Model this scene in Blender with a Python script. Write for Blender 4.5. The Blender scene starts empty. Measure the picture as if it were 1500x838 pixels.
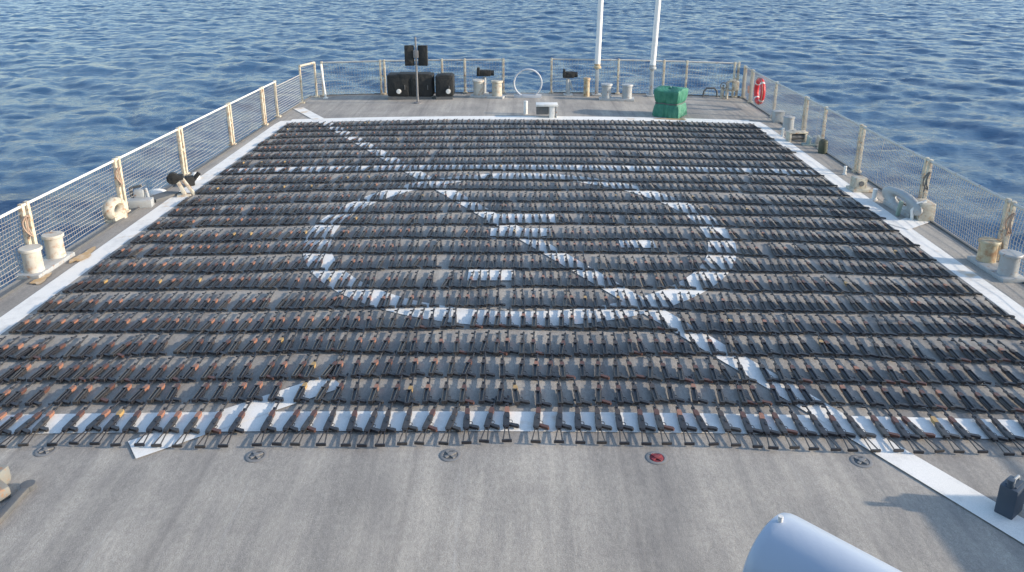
import bpy, bmesh, math, random
import numpy as np
from mathutils import Vector, Matrix
R = random.Random(7)
sc = bpy.context.scene
COL = sc.collection
PI = math.pi

# ------------------------------------------------------------------ camera model
F, CX, CY, YH, VX, CAMH = 1157.6, 750.0, 310.0, -75.0, 762.0, 5.3
PITCH = math.atan((CY - YH) / F)
YAW = math.atan((VX - CX) * math.cos(PITCH) / F)
CAMBER = 0.14
def deck_z(x):
    return CAMBER * (1 - (x / 7.9) ** 2) if abs(x) < 8.9 else CAMBER * (1 - (8.9 / 7.9) ** 2)
def P(px, py, h=0.0):
    """point at height h above the cambered deck seen at photo pixel px, py"""
    xc = (px - CX) / F; yc = -(py - CY) / F
    f = (-math.sin(YAW) * math.cos(PITCH), math.cos(YAW) * math.cos(PITCH), -math.sin(PITCH))
    r = (math.cos(YAW), math.sin(YAW), 0)
    u = (-math.sin(YAW) * math.sin(PITCH), math.cos(YAW) * math.sin(PITCH), math.cos(PITCH))
    d = [f[i] + xc * r[i] + yc * u[i] for i in range(3)]
    z = h
    for _ in range(8):
        t = (z - CAMH) / d[2]
        z = deck_z(d[0] * t) + h
    return Vector((d[0] * t, d[1] * t, z))

cam_d = bpy.data.cameras.new('camera'); cam = bpy.data.objects.new('camera', cam_d); COL.objects.link(cam)
cam.location = (0, 0, CAMH); cam.rotation_euler = (PI / 2 - PITCH, 0, YAW)
cam_d.sensor_width = 36; cam_d.lens = F / 1500 * 36; cam_d.sensor_fit = 'HORIZONTAL'
cam_d.shift_y = -(419 - CY) / 1500; cam_d.clip_start = 0.05; cam_d.clip_end = 20000
sc.camera = cam

# ------------------------------------------------------------------ materials
def new_mat(name):
    m = bpy.data.materials.new(name); m.use_nodes = True
    nt = m.node_tree
    return m, nt, nt.nodes['Principled BSDF']
def N(nt, t, **kw):
    n = nt.nodes.new(t)
    for k, v in kw.items():
        if k in n.inputs: n.inputs[k].default_value = v
        else: setattr(n, k, v)
    return n
def ramp(nt, src, p0, c0, p1, c1):
    r = nt.nodes.new('ShaderNodeValToRGB')
    r.color_ramp.elements[0].position = p0; r.color_ramp.elements[0].color = (*c0, 1)
    r.color_ramp.elements[1].position = p1; r.color_ramp.elements[1].color = (*c1, 1)
    nt.links.new(src, r.inputs[0]); return r
def coords(nt, scale=(1, 1, 1), world=True):
    if world:
        g = nt.nodes.new('ShaderNodeNewGeometry'); out = g.outputs['Position']
    else:
        g = nt.nodes.new('ShaderNodeTexCoord'); out = g.outputs['Object']
    mp = nt.nodes.new('ShaderNodeMapping'); mp.inputs['Scale'].default_value = scale
    nt.links.new(out, mp.inputs['Vector']); return mp.outputs['Vector']
def noise(nt, vec, scale, detail=4, rough=.55):
    n = nt.nodes.new('ShaderNodeTexNoise'); n.inputs['Scale'].default_value = scale
    n.inputs['Detail'].default_value = detail; n.inputs['Roughness'].default_value = rough
    nt.links.new(vec, n.inputs['Vector']); return n.outputs['Fac']
def mixc(nt, fac, a, b, mode='MIX'):
    m = nt.nodes.new('ShaderNodeMix'); m.data_type = 'RGBA'; m.blend_type = mode
    for s, v in ((m.inputs['Factor'], fac), (m.inputs['A'], a), (m.inputs['B'], b)):
        if isinstance(v, (int, float)): s.default_value = v
        elif isinstance(v, tuple): s.default_value = (*v, 1)
        else: nt.links.new(v, s)
    return m.outputs['Result']
def bump(nt, bs, h, strength, dist):
    b = nt.nodes.new('ShaderNodeBump'); b.inputs['Strength'].default_value = strength
    b.inputs['Distance'].default_value = dist
    nt.links.new(h, b.inputs['Height']); nt.links.new(b.outputs['Normal'], bs.inputs['Normal'])

def worn(name, col, rough=.5, dirt=(.25, .2, .15), amount=.35, scale=6, metallic=0, spec=.5, rust=0):
    """painted metal: blotchy dirt and optional rust spots"""
    m, nt, bs = new_mat(name)
    v = coords(nt)
    n1 = noise(nt, v, scale, 6, .65)
    r1 = ramp(nt, n1, .45, (0, 0, 0), .75, (1, 1, 1))
    ml = nt.nodes.new('ShaderNodeMath'); ml.operation = 'MULTIPLY'; ml.inputs[1].default_value = amount
    nt.links.new(r1.outputs[0], ml.inputs[0])
    c = mixc(nt, ml.outputs[0], col, dirt)
    if rust:
        n2 = noise(nt, v, scale * 1.7, 5, .7)
        r2 = ramp(nt, n2, .62 - rust * .12, (0, 0, 0), .70, (1, 1, 1))
        c = mixc(nt, r2.outputs[0], c, (.30, .13, .045))
    nt.links.new(c, bs.inputs['Base Color'])
    bs.inputs['Roughness'].default_value = rough; bs.inputs['Metallic'].default_value = metallic
    bs.inputs['Specular IOR Level'].default_value = spec
    bump(nt, bs, noise(nt, v, scale * 8, 3), .25, .004) if name != 'black_cover' else bump(nt, bs, noise(nt, v, 5, 4), .8, .06)
    return m

M = {}
M['cream'] = worn('cream_paint', (.50, .47, .39), .6, rust=.9, amount=.55)
M['post'] = worn('post_paint', (.58, .53, .42), .55, rust=1.1, scale=7, amount=.6)
M['offwhite'] = worn('offwhite_paint', (.72, .71, .68), .5, amount=.3)
M['grey'] = worn('haze_grey_paint', (.36, .38, .39), .5, rust=.3)
M['bitt'] = worn('bitt_paint', (.50, .48, .43), .65, rust=.8, scale=3, amount=.6)
M['bitt_rust'] = worn('rusty_bitt_paint', (.50, .44, .30), .6, rust=1.6, scale=4)
M['dgrey'] = worn('dark_grey_paint', (.10, .105, .11), .6)
M['black'] = worn('black_cover', (.012, .013, .014), .75, dirt=(.04, .04, .035))
M['red'] = worn('lifebuoy_red', (.62, .03, .04), .5, dirt=(.3, .05, .04), amount=.3)
M['orange'] = worn('orange_cover', (.6, .12, .05), .6)
M['blue'] = worn('dark_blue_plastic', (.05, .07, .10), .5, dirt=(.09, .10, .11))
M['pole'] = worn('white_pole_paint', (.74, .74, .74), .4, amount=.2)
M['canister'] = worn('canister_paint', (.42, .48, .57), .38, dirt=(.36, .40, .46), amount=.2, scale=2)
M['rope'] = worn('old_rope', (.36, .26, .2), .9, dirt=(.15, .1, .1))
M['net'] = worn('net_cord', (.44, .41, .38), .85)
M['gunmetal'] = worn('blued_steel', (.036, .037, .044), .45, dirt=(.10, .09, .09), amount=.5, scale=25, metallic=.35)
M['gunmetal_b'] = worn('worn_steel', (.070, .066, .066), .42, dirt=(.16, .14, .12), amount=.5, scale=25, metallic=.5)
M['wood_o'] = worn('orange_wood', (.30, .145, .095), .5, dirt=(.2, .07, .03), amount=.6, scale=20)
M['wood_t'] = worn('tan_wood', (.42, .27, .10), .45, dirt=(.2, .1, .05), amount=.5, scale=20)
M['wood_b'] = worn('brown_wood', (.11, .05, .038), .5, dirt=(.06, .03, .02), amount=.6, scale=20)
M['wood_d'] = worn('dark_wood', (.055, .045, .042), .55, dirt=(.08, .04, .03), amount=.5, scale=20)
M['hull'] = worn('hull_grey', (.28, .30, .32), .5, scale=.7)

M['railgrey'] = worn('rail_grey', (.50, .49, .46), .5, rust=.3)
M['polegrey'] = worn('mast_grey', (.17, .17, .18), .6)
M['ringgrey'] = worn('pale_ring', (.42, .45, .50), .5)
def deck_mat():
    m, nt, bs = new_mat('nonskid_deck')
    v = coords(nt); vs = coords(nt, (1.0, .10, 1.0)); vf = coords(nt, (1, .5, 1))
    broad = noise(nt, coords(nt, (1.1, .07, 1)), 1.5, 4, .55)
    streak = noise(nt, vs, 7, 5, .6)
    fine = noise(nt, vf, 30, 5, .7)
    gr = noise(nt, v, 140, 2, .6)
    blot = noise(nt, v, 1.1, 6, .65)
    c = ramp(nt, broad, .30, (.285, .268, .248), .68, (.465, .43, .38)).outputs[0]
    c = mixc(nt, .75, c, ramp(nt, streak, .3, (.80, .80, .82), .7, (1.10, 1.09, 1.07)).outputs[0], 'MULTIPLY')
    c = mixc(nt, .8, c, ramp(nt, fine, .3, (.78, .78, .79), .7, (1.16, 1.16, 1.15)).outputs[0], 'MULTIPLY')
    c = mixc(nt, .8, c, ramp(nt, gr, .25, (.62, .62, .62), .75, (1.3, 1.3, 1.3)).outputs[0], 'MULTIPLY')
    c = mixc(nt, .7, c, ramp(nt, blot, .3, (.74, .74, .75), .62, (1.08, 1.07, 1.05)).outputs[0], 'MULTIPLY')
    st = ramp(nt, noise(nt, v, .9, 7, .75), .68, (0, 0, 0), .74, (.5, .5, .5)).outputs[0]
    c = mixc(nt, st, c, (.20, .14, .09))
    run = noise(nt, coords(nt, (2.6, .16, 1)), 1.3, 8, .8)
    c = mixc(nt, ramp(nt, run, .60, (0, 0, 0), .72, (.35, .35, .35)).outputs[0], c, (.17, .165, .165))
    pale = noise(nt, coords(nt, (3.5, .25, 1)), 1.1, 8, .8)
    c = mixc(nt, ramp(nt, pale, .60, (0, 0, 0), .74, (.45, .45, .45)).outputs[0], c, (.55, .53, .50))
    wv = nt.nodes.new('ShaderNodeTexWave'); wv.wave_type = 'BANDS'; wv.bands_direction = 'X'; wv.inputs['Scale'].default_value = .143
    wv.inputs['Distortion'].default_value = .02; nt.links.new(v, wv.inputs['Vector'])
    c = mixc(nt, ramp(nt, wv.outputs['Fac'], .9994, (0, 0, 0), 1.0, (.2, .2, .2)).outputs[0], c, (.12, .11, .11))
    nt.links.new(c, bs.inputs['Base Color'])
    bs.inputs['Roughness'].default_value = .88; bs.inputs['Specular IOR Level'].default_value = .25
    ad = nt.nodes.new('ShaderNodeMath'); ad.operation = 'ADD'
    nt.links.new(gr, ad.inputs[0]); nt.links.new(fine, ad.inputs[1])
    bump(nt, bs, ad.outputs[0], .5, .006)
    return m
M['deck'] = deck_mat()
def paint_mat(name, rusty=.0):
    m, nt, bs = new_mat(name)
    v = coords(nt); 
    gr = noise(nt, v, 110, 2, .6); bl = noise(nt, v, 2.3, 7, .7)
    c = ramp(nt, gr, .3, (.72, .70, .65), .7, (.87, .84, .79)).outputs[0]
    c = mixc(nt, ramp(nt, bl, .50, (0, 0, 0), .72, (.5, .5, .5)).outputs[0], c, (.42, .41, .39))
    r = ramp(nt, noise(nt, v, 1.0, 4, .6), .62, (0, 0, 0), .70, (.7, .7, .7)).outputs[0]
    c = mixc(nt, r, c, (.55, .36, .18))
    nt.links.new(c, bs.inputs['Base Color']); bs.inputs['Roughness'].default_value = .8
    bump(nt, bs, gr, .4, .004)
    return m
M['paint'] = paint_mat('white_deck_paint')

def tarp_mat():
    m, nt, bs = new_mat('green_tarpaulin')
    v = coords(nt)
    n1 = noise(nt, v, 3.5, 4, .6)
    c = ramp(nt, n1, .3, (.01, .14, .09), .7, (.06, .24, .16)).outputs[0]
    nt.links.new(c, bs.inputs['Base Color']); bs.inputs['Roughness'].default_value = .6
    bump(nt, bs, noise(nt, coords(nt, (1.6, 1.6, .5)), 5, 5, .6), .8, .09)
    return m
M['tarp'] = tarp_mat()

def water_mat():
    m, nt, bs = new_mat('sea_water')
    v = coords(nt)
    n1 = noise(nt, coords(nt, (.7, 1.25, 1)), 2.4, 6, .68)
    n2 = noise(nt, coords(nt, (.02, .03, 1)), 1.0, 3, .5)
    c = ramp(nt, n2, .35, (.026, .076, .155), .65, (.036, .094, .182)).outputs[0]
    nt.links.new(c, bs.inputs['Base Color'])
    bs.inputs['Roughness'].default_value = .16; bs.inputs['IOR'].default_value = 1.333; bs.inputs['Specular IOR Level'].default_value = .38
    bump(nt, bs, n1, .8, .13)
    return m
M['water'] = water_mat()

# ------------------------------------------------------------------ mesh builder
class MB:
    def __init__(s): s.v = []; s.f = []; s.m = []
    def add(s, vs, fs, mi=0):
        o = len(s.v); s.v += [tuple(p) for p in vs]
        for f in fs: s.f.append(tuple(i + o for i in f)); s.m.append(mi)
    def box(s, c, d, rz=0, rx=0, ry=0, bev=.0, mi=0):
        hx, hy, hz = d[0] / 2, d[1] / 2, d[2] / 2
        bm = bmesh.new(); bmesh.ops.create_cube(bm, size=1)
        bmesh.ops.scale(bm, vec=d, verts=bm.verts)
        if bev: bmesh.ops.bevel(bm, geom=bm.edges[:], offset=bev, segments=2, affect='EDGES', profile=.6)
        mt = Matrix.Translation(c) @ Matrix.Rotation(rz, 4, 'Z') @ Matrix.Rotation(ry, 4, 'Y') @ Matrix.Rotation(rx, 4, 'X')
        bm.verts.index_update()
        s.add([mt @ w.co for w in bm.verts], [[w.index for w in f.verts] for f in bm.faces], mi); bm.free()
        return s
    def tube(s, pts, r, n=8, closed=False, mi=0, cap=True):
        pts = [Vector(p) for p in pts]; k = len(pts)
        rs = r if isinstance(r, (list, tuple)) else [r] * k
        vs = []; prev = None
        for i, p in enumerate(pts):
            if closed: t = (pts[(i + 1) % k] - pts[i - 1])
            else: t = pts[min(i + 1, k - 1)] - pts[max(i - 1, 0)]
            t = t.normalized() if t.length > 1e-9 else Vector((0, 0, 1))
            if prev is None:
                a = Vector((0, 0, 1)) if abs(t.z) < .9 else Vector((1, 0, 0))
                u = t.cross(a).normalized()
            else: u = (prev - t * prev.dot(t)).normalized()
            prev = u; w = t.cross(u)
            for j in range(n):
                a = 2 * PI * j / n
                vs.append(p + (u * math.cos(a) + w * math.sin(a)) * rs[i])
        fs = []
        for i in range(k if closed else k - 1):
            for j in range(n):
                a = i * n + j; b = i * n + (j + 1) % n; i2 = (i + 1) % k
                fs.append((a, b, i2 * n + (j + 1) % n, i2 * n + j))
        if cap and not closed:
            fs.append(tuple(range(n - 1, -1, -1))); fs.append(tuple((k - 1) * n + j for j in range(n)))
        s.add(vs, fs, mi); return s
    def lathe(s, c, prof, n=24, rz=0, sx=1, sy=1, mi=0):
        vs = []; c = Vector(c)
        for r, z in prof:
            for j in range(n):
                a = 2 * PI * j / n + rz
                vs.append(c + Vector((math.cos(a) * r * sx, math.sin(a) * r * sy, z)))
        fs = []
        for i in range(len(prof) - 1):
            for j in range(n):
                fs.append((i * n + j, i * n + (j + 1) % n, (i + 1) * n + (j + 1) % n, (i + 1) * n + j))
        fs.append(tuple(range(n - 1, -1, -1))); fs.append(tuple((len(prof) - 1) * n + j for j in range(n)))
        s.add(vs, fs, mi); return s
    def prism(s, pts, z0, z1, mi=0):
        n = len(pts); vs = [(x, y, z0) for x, y in pts] + [(x, y, z1) for x, y in pts]
        fs = [tuple(range(n - 1, -1, -1)), tuple(range(n, 2 * n))] + [(i, (i + 1) % n, n + (i + 1) % n, n + i) for i in range(n)]
        s.add(vs, fs, mi); return s
    def build(s, name, mats, parent=None, smooth=True, loc=None):
        me = bpy.data.meshes.new(name); me.from_pydata(s.v, [], s.f)
        mats = mats if isinstance(mats, (list, tuple)) else [mats]
        for mm in mats: me.materials.append(mm)
        if len(mats) > 1: me.polygons.foreach_set('material_index', s.m)
        bm = bmesh.new(); bm.from_mesh(me); bmesh.ops.recalc_face_normals(bm, faces=bm.faces[:]); bm.to_mesh(me); bm.free()
        if smooth:
            me.polygons.foreach_set('use_smooth', [True] * len(me.polygons))
            try: me.set_sharp_from_angle(angle=math.radians(38))
            except Exception: pass
        o = bpy.data.objects.new(name, me); COL.objects.link(o)
        if parent: o.parent = parent
        if loc is not None: o.location = loc
        return o

def tag(o, label, cat=None, group=None, kind=None):
    if label: o['label'] = label
    if cat: o['category'] = cat
    if group: o['group'] = group
    if kind: o['kind'] = kind
    return o
def empty(name, loc, rz, label, cat, group=None):
    o = bpy.data.objects.new(name, None); COL.objects.link(o); o.empty_display_size = .1
    o.location = loc; o.rotation_euler = (0, 0, rz); return tag(o, label, cat, group)
def copy_tree(o, parent=None):
    c = o.copy(); COL.objects.link(c)
    if parent: c.parent = parent
    for ch in o.children: copy_tree(ch, c)
    return c

# ------------------------------------------------------------------ deck and hull
def left_edge(y): return -8.46 + .034 * max(0, y - 13)
def right_edge(y): return 8.50 - .008 * max(0, y - 13)
STERN = 29.75
def make_deck():
    mb = MB(); ys = [-8, 0, 4, 8, 12, 16, 20, 24, 27, 28.6, STERN]; nx = 40
    vs = []
    for y in ys:
        a, b = left_edge(y) - .06, right_edge(y) + .06
        for i in range(nx + 1):
            x = a + (b - a) * i / nx; vs.append((x, y, deck_z(x)))
    fs = [(j * (nx + 1) + i, j * (nx + 1) + i + 1, (j + 1) * (nx + 1) + i + 1, (j + 1) * (nx + 1) + i) for j in range(len(ys) - 1) for i in range(nx)]
    mb.add(vs, fs)
    o = mb.build('flight_deck', M['deck']); o['kind'] = 'structure'
    h = MB(); e = []
    for y in ys: e.append((left_edge(y) - .06, y))
    for x in (-4, 0, 4): e.append((x, STERN))
    for y in reversed(ys): e.append((right_edge(y) + .06, y))
    n = len(e); vs = []
    for z, k in ((None, 1.0), (-2.5, .985), (-6.0, .93)):
        for x, y in e: vs.append((x * k, y if y < 29 else y - (1 - k) * 8, (deck_z(x) - .003) if z is None else z))
    fs = [(a * n + i, a * n + (i + 1) % n, (a + 1) * n + (i + 1) % n, (a + 1) * n + i) for a in range(2) for i in range(n)]
    h.add(vs, fs); hu = h.build('ship_hull', M['hull']); hu['kind'] = 'structure'
    # low edge coaming
    c = MB()
    def strip(p0, p1, w=.05, hh=.045):
        p0 = Vector(p0); p1 = Vector(p1); k = 12
        for i in range(k):
            a = p0.lerp(p1, i / k); b = p0.lerp(p1, (i + 1) / k); m = (a + b) / 2
            c.box((m.x, m.y, deck_z(m.x) + hh / 2 - .01), (w, (b - a).length + .004, hh), rz=math.atan2(-(b - a).x, (b - a).y))
    strip((left_edge(4), 4, 0), (left_edge(29.7), 29.7, 0)); strip((right_edge(4), 4, 0), (right_edge(29.7), 29.7, 0))
    strip((-7.8, 29.72, 0), (-.9, 29.72, 0)); strip((1.2, 29.72, 0), (8.3, 29.72, 0))
    co = c.build('deck_edge_coaming', M['dgrey']); co['kind'] = 'structure'
make_deck()

# painted markings: subdivided sheets that follow the cambered deck
def ribbon(mb, pts, w, lift=.005, closed=False):
    pts = [Vector((p[0], p[1], 0)) for p in pts]; q = []
    m = len(pts) if closed else len(pts) - 1
    for i in range(m):
        a, b = pts[i], pts[(i + 1) % len(pts)]; k = max(1, int((b - a).length / .4))
        for j in range(k): q.append(a.lerp(b, j / k))
    if not closed: q.append(pts[-1])
    n = len(q); vs = []
    for i in range(n):
        if closed: t = q[(i + 1) % n] - q[i - 1]
        else: t = q[min(i + 1, n - 1)] - q[max(0, i - 1)]
        t.normalize(); s = Vector((-t.y, t.x, 0)) * w / 2
        for k in (-1, 0, 1):
            p = q[i] + s * k; vs.append((p.x, p.y, deck_z(p.x) + lift))
    fs = []
    for i in range(n if closed else n - 1):
        j = (i + 1) % n
        for k in (0, 1): fs.append((i * 3 + k, j * 3 + k, j * 3 + k + 1, i * 3 + k + 1))
    mb.add(vs, fs)
def mark(name, pts, w, lift, label, closed=False):
    mb = MB(); ribbon(mb, pts, w, lift, closed); o = mb.build(name, M['paint']); tag(o, label, None, None, 'structure'); return o
YB = P(750, 173.5).y
mark('deck_border_line', [(-7.68, 6.2), (-7.6, YB), (7.6, YB), (7.68, 4)], .38, .005, 'white painted border line round the rifle field')
CT = P(757, 258).y; CB = P(757, 468).y
mark('far_border_band', [(-7.41, YB + .06), (7.41, YB + .06)], .56, .009, 'white band along the far side of the border')
mark('touchdown_circle', [(-.0 + 3.80 * math.cos(a * PI / 36), (CT + CB) / 2 + (CT - CB) / 2 * math.sin(a * PI / 36)) for a in range(72)], .50, .009, 'white painted circle at mid deck', True)
d0 = Vector((-7.75, 27.3)); d1 = Vector((5.2, 5.4))
mark('diagonal_line', [d0, d1], .36, .013, 'long white diagonal line from far left corner to lower right')
mark('short_diagonal_line', [(-4.22, 7.32), (-2.3, 8.75)], .40, .013, 'short white diagonal line at front left')
yf = P(750, 618).y
mark('front_cross_line', [(-7.4, yf), (7.4, yf)], .40, .009, 'white line across the deck under the frontmost rifles')
yh = P(750, 246).y
mark('far_cross_line', [(-7.3, yh), (7.3, yh)], .52, .009, 'white line across the deck beyond the circle')
mark('centre_bar_line', [(-.62, P(750, 321).y), (.72, P(750, 321).y)], .56, .017, 'short white bar inside the circle')
mark('centre_bar_line', [(-.55, P(750, 341).y), (.6, P(750, 341).y)], .44, .017, 'second short white bar near circle centre')
mark('arrow_line', [(1.85, P(900, 358).y), (2.5, P(900, 358).y)], .40, .017, 'small white mark right of centre')
mark('arrow_line', [(-.85, P(720, 404).y), (-.08, P(720, 404).y)], .46, .017, 'small white mark below centre')
a = P(1318, 332); b = P(1352, 322)
mark('edge_stub_line', [(a.x - .05, a.y - .05), (b.x, b.y + .05)], .42, .013, 'white stub from right border to the chock')

# ------------------------------------------------------------------ sea
def make_sea():
    n = 1000; L = 264.0
    rs = np.random.RandomState(11)
    k = np.fft.fftfreq(n, L / n) * 2 * np.pi
    KX, KY = np.meshgrid(k, k); K = np.sqrt(KX ** 2 + KY ** 2); K[0, 0] = 1
    wx, wy = math.cos(math.radians(62)), math.sin(math.radians(62))
    V = 3.4; Lw = V * V / 9.81
    cosk = (KX * wx + KY * wy) / K
    Ph = np.exp(-1 / (K * Lw) ** 2) / K ** 3.5 * (np.abs(cosk) ** 2 * .88 + .12) * np.exp(-(K * .13) ** 2); Ph[0, 0] = 0
    h = (rs.randn(n, n) + 1j * rs.randn(n, n)) * np.sqrt(Ph)
    Hh = np.real(np.fft.ifft2(h)); sc_ = .085 / Hh.std(); Hh *= sc_
    DX = np.real(np.fft.ifft2(-1j * KX / K * h)) * sc_ * 1.0; DY = np.real(np.fft.ifft2(-1j * KY / K * h)) * sc_ * 1.0
    x = (np.arange(n) / (n - 1) - .5) * L; y = x + L / 2 - 45
    X, Y = np.meshgrid(x, y)
    ex = np.minimum(L / 2 - np.abs(X), L / 2 - np.abs(Y - (L / 2 - 45))); fade = np.clip(ex / 18, 0, 1)
    vs = np.stack([X + DX * fade, Y + DY * fade, Hh * fade - 4.6], -1).reshape(-1, 3).astype(np.float32)
    i = np.arange(n * n).reshape(n, n)
    q = np.stack([i[:-1, :-1], i[:-1, 1:], i[1:, 1:], i[1:, :-1]], -1).reshape(-1, 4).astype(np.int32)
    # skirt rings to the horizon
    ring = []; b = [(-L / 2, -45), (L / 2, -45), (L / 2, L - 45), (-L / 2, L - 45)]
    far = [(-9000, -9000), (9000, -9000), (9000, 9000), (-9000, 9000)]
    o = n * n
    vs = np.concatenate([vs, np.array([(p[0], p[1], -4.6) for p in b + far], np.float32)])
    extra = [(o, o + 4, o + 5, o + 1), (o + 1, o + 5, o + 6, o + 2), (o + 2, o + 6, o + 7, o + 3), (o + 3, o + 7, o + 4, o)]
    q = np.concatenate([q, np.array(extra, np.int32)])
    me = bpy.data.meshes.new('sea'); me.vertices.add(len(vs)); me.vertices.foreach_set('co', vs.ravel())
    me.loops.add(q.size); me.loops.foreach_set('vertex_index', q.ravel())
    me.polygons.add(len(q)); me.polygons.foreach_set('loop_start', np.arange(0, q.size, 4, dtype=np.int32))
    me.polygons.foreach_set('use_smooth', np.ones(len(q), bool)); me.update(); me.validate()
    me.materials.append(M['water'])
    ob = bpy.data.objects.new('sea', me); COL.objects.link(ob); ob['kind'] = 'structure'
make_sea()

# ------------------------------------------------------------------ rifles
def rifle_parts(stock_open, seed):
    r = random.Random(seed); parts = {}
    b = MB()                                   # receiver: stepped body with curved dust cover
    b.prism([(-.030, .000), (.028, .000), (.032, .05), (.032, .20), (.026, .262), (-.022, .270), (-.034, .235), (-.036, .02)], .012, .048)
    b.tube([(-.022, .01, .032), (-.022, .225, .032)], .019, 6)
    b.box((.012, .17, .050), (.018, .05, .010))
    parts['receiver'] = b
    g = MB()
    g.prism([(.026, .030), (.026, .070), (.080, .052), (.135, .034), (.146, .000), (.130, -.014), (.070, .010)], .014, .044)
    parts['pistol_grip'] = g
    t = MB(); t.tube([(.030, .075, .03), (.062, .078, .03), (.066, .10, .03), (.060, .128, .03), (.030, .135, .03)], .0045, 4)
    parts['trigger_guard'] = t
    w = MB()
    w.prism([(-.024, .268), (.020, .264), (.026, .29), (.026, .35), (.018, .385), (-.022, .385), (-.030, .35), (-.030, .29)], .010, .050)
    parts['handguard'] = w
    ba = MB(); ba.tube([(.004, .37, .03), (.004, .62, .03)], .011, 6); ba.tube([(.004, .61, .03), (.004, .645, .03)], .0145, 6)
    ba.tube([(-.020, .37, .03), (-.020, .45, .03)], .009, 6); ba.box((-.006, .45, .03), (.040, .026, .022))
    parts['barrel'] = ba
    fs = MB(); fs.prism([(-.045, .580), (.010, .568), (.010, .602), (-.045, .592)], .022, .038)
    parts['front_sight'] = fs
    s = MB()
    if stock_open:
        s.tube([(-.012, .0, .03), (-.030, -.262, .03)], .0075, 5); s.tube([(.016, .0, .03), (.050, -.258, .03)], .0075, 5)
        s.box((.012, -.268, .03), (.112, .022, .034), rz=.04, bev=.006); s.box((0, -.008, .03), (.05, .03, .03))
    else:
        s.tube([(-.034, -.004, .056), (-.036, .27, .056)], .007, 5); s.tube([(.006, -.004, .056), (.010, .27, .056)], .007, 5)
        s.box((-.013, .272, .054), (.062, .016, .02)); s.box((-.012, -.008, .04), (.055, .022, .04))
    parts['stock'] = s
    return parts
STEEL = {'receiver', 'pistol_grip', 'trigger_guard', 'barrel', 'front_sight', 'stock'}
WOODS = {'orange': M['wood_o'], 'reddish brown': M['wood_b'], 'black': M['wood_d'], 'tan': M['wood_t']}
def make_proto(op, wood, steel, gripw):
    e = empty('rifle', (0, 0, -50), 0, 'tmp', 'rifle', 'rifles laid out in rows on the flight deck')
    pr = rifle_parts(op, 1); objs = {}
    for k, b in pr.items():
        m = WOODS[wood] if k == 'handguard' or (k == 'pistol_grip' and gripw) else steel
        objs[k] = b.build(k, m, e, smooth=(k in ('barrel',)))
    objs['front_sight'].parent = objs['barrel']
    return e
protos = {}
for op in (True, False):
    for wd in WOODS:
        for st in (0, 1):
            protos[op, wd, st] = make_proto(op, wd, M['gunmetal_b' if st else 'gunmetal'], st == 1 and wd == 'reddish brown')
used = set()
row_px = [634, 593, 557, 521, 485, 453, 423.5, 396.5, 372, 351, 330, 312.6, 296, 279, 266, 251.5, 241, 230, 218.5, 208.5, 199, 190.5, 183]
row_names = ['frontmost', 'second', 'third', 'fourth', 'fifth']
stuff_v = []; stuff_f = []; stuff_m = []
def flat(op):
    v = []; f = []; mi = []
    for k, b in rifle_parts(op, 1).items():
        if k in ('trigger_guard',): continue
        o = len(v); v += b.v; f += [[i + o for i in q] for q in b.f]; mi += [1 if k == 'handguard' else 0] * len(b.f)
    return np.array(v), f, mi
FL = flat(False)
def place_stuff(x, y, rz, wood, steel):
    c, s = math.cos(rz), math.sin(rz); v = FL[0].copy()
    v[:, 1] *= place_stuff.sy; v[:, 0] *= place_stuff.sx; v[:, 2] *= .85; X = v[:, 0] * c - v[:, 1] * s + x; Y = v[:, 0] * s + v[:, 1] * c + y
    Z = v[:, 2] + CAMBER * (1 - (X / 7.9) ** 2) + .012
    o = sum(len(a) for a in stuff_v) if False else place_stuff.n
    place_stuff.n += len(v)
    stuff_v.append(np.stack([X, Y, Z], 1))
    for q, m in zip(FL[1], FL[2]):
        stuff_f.append(tuple(i + o for i in q)); stuff_m.append(({'orange': 2, 'reddish brown': 3, 'black': 4, 'tan': 5}[wood]) if m else steel)
place_stuff.n = 0; place_stuff.sy = 1.0; place_stuff.sx = 1.0
total = 0
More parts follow.
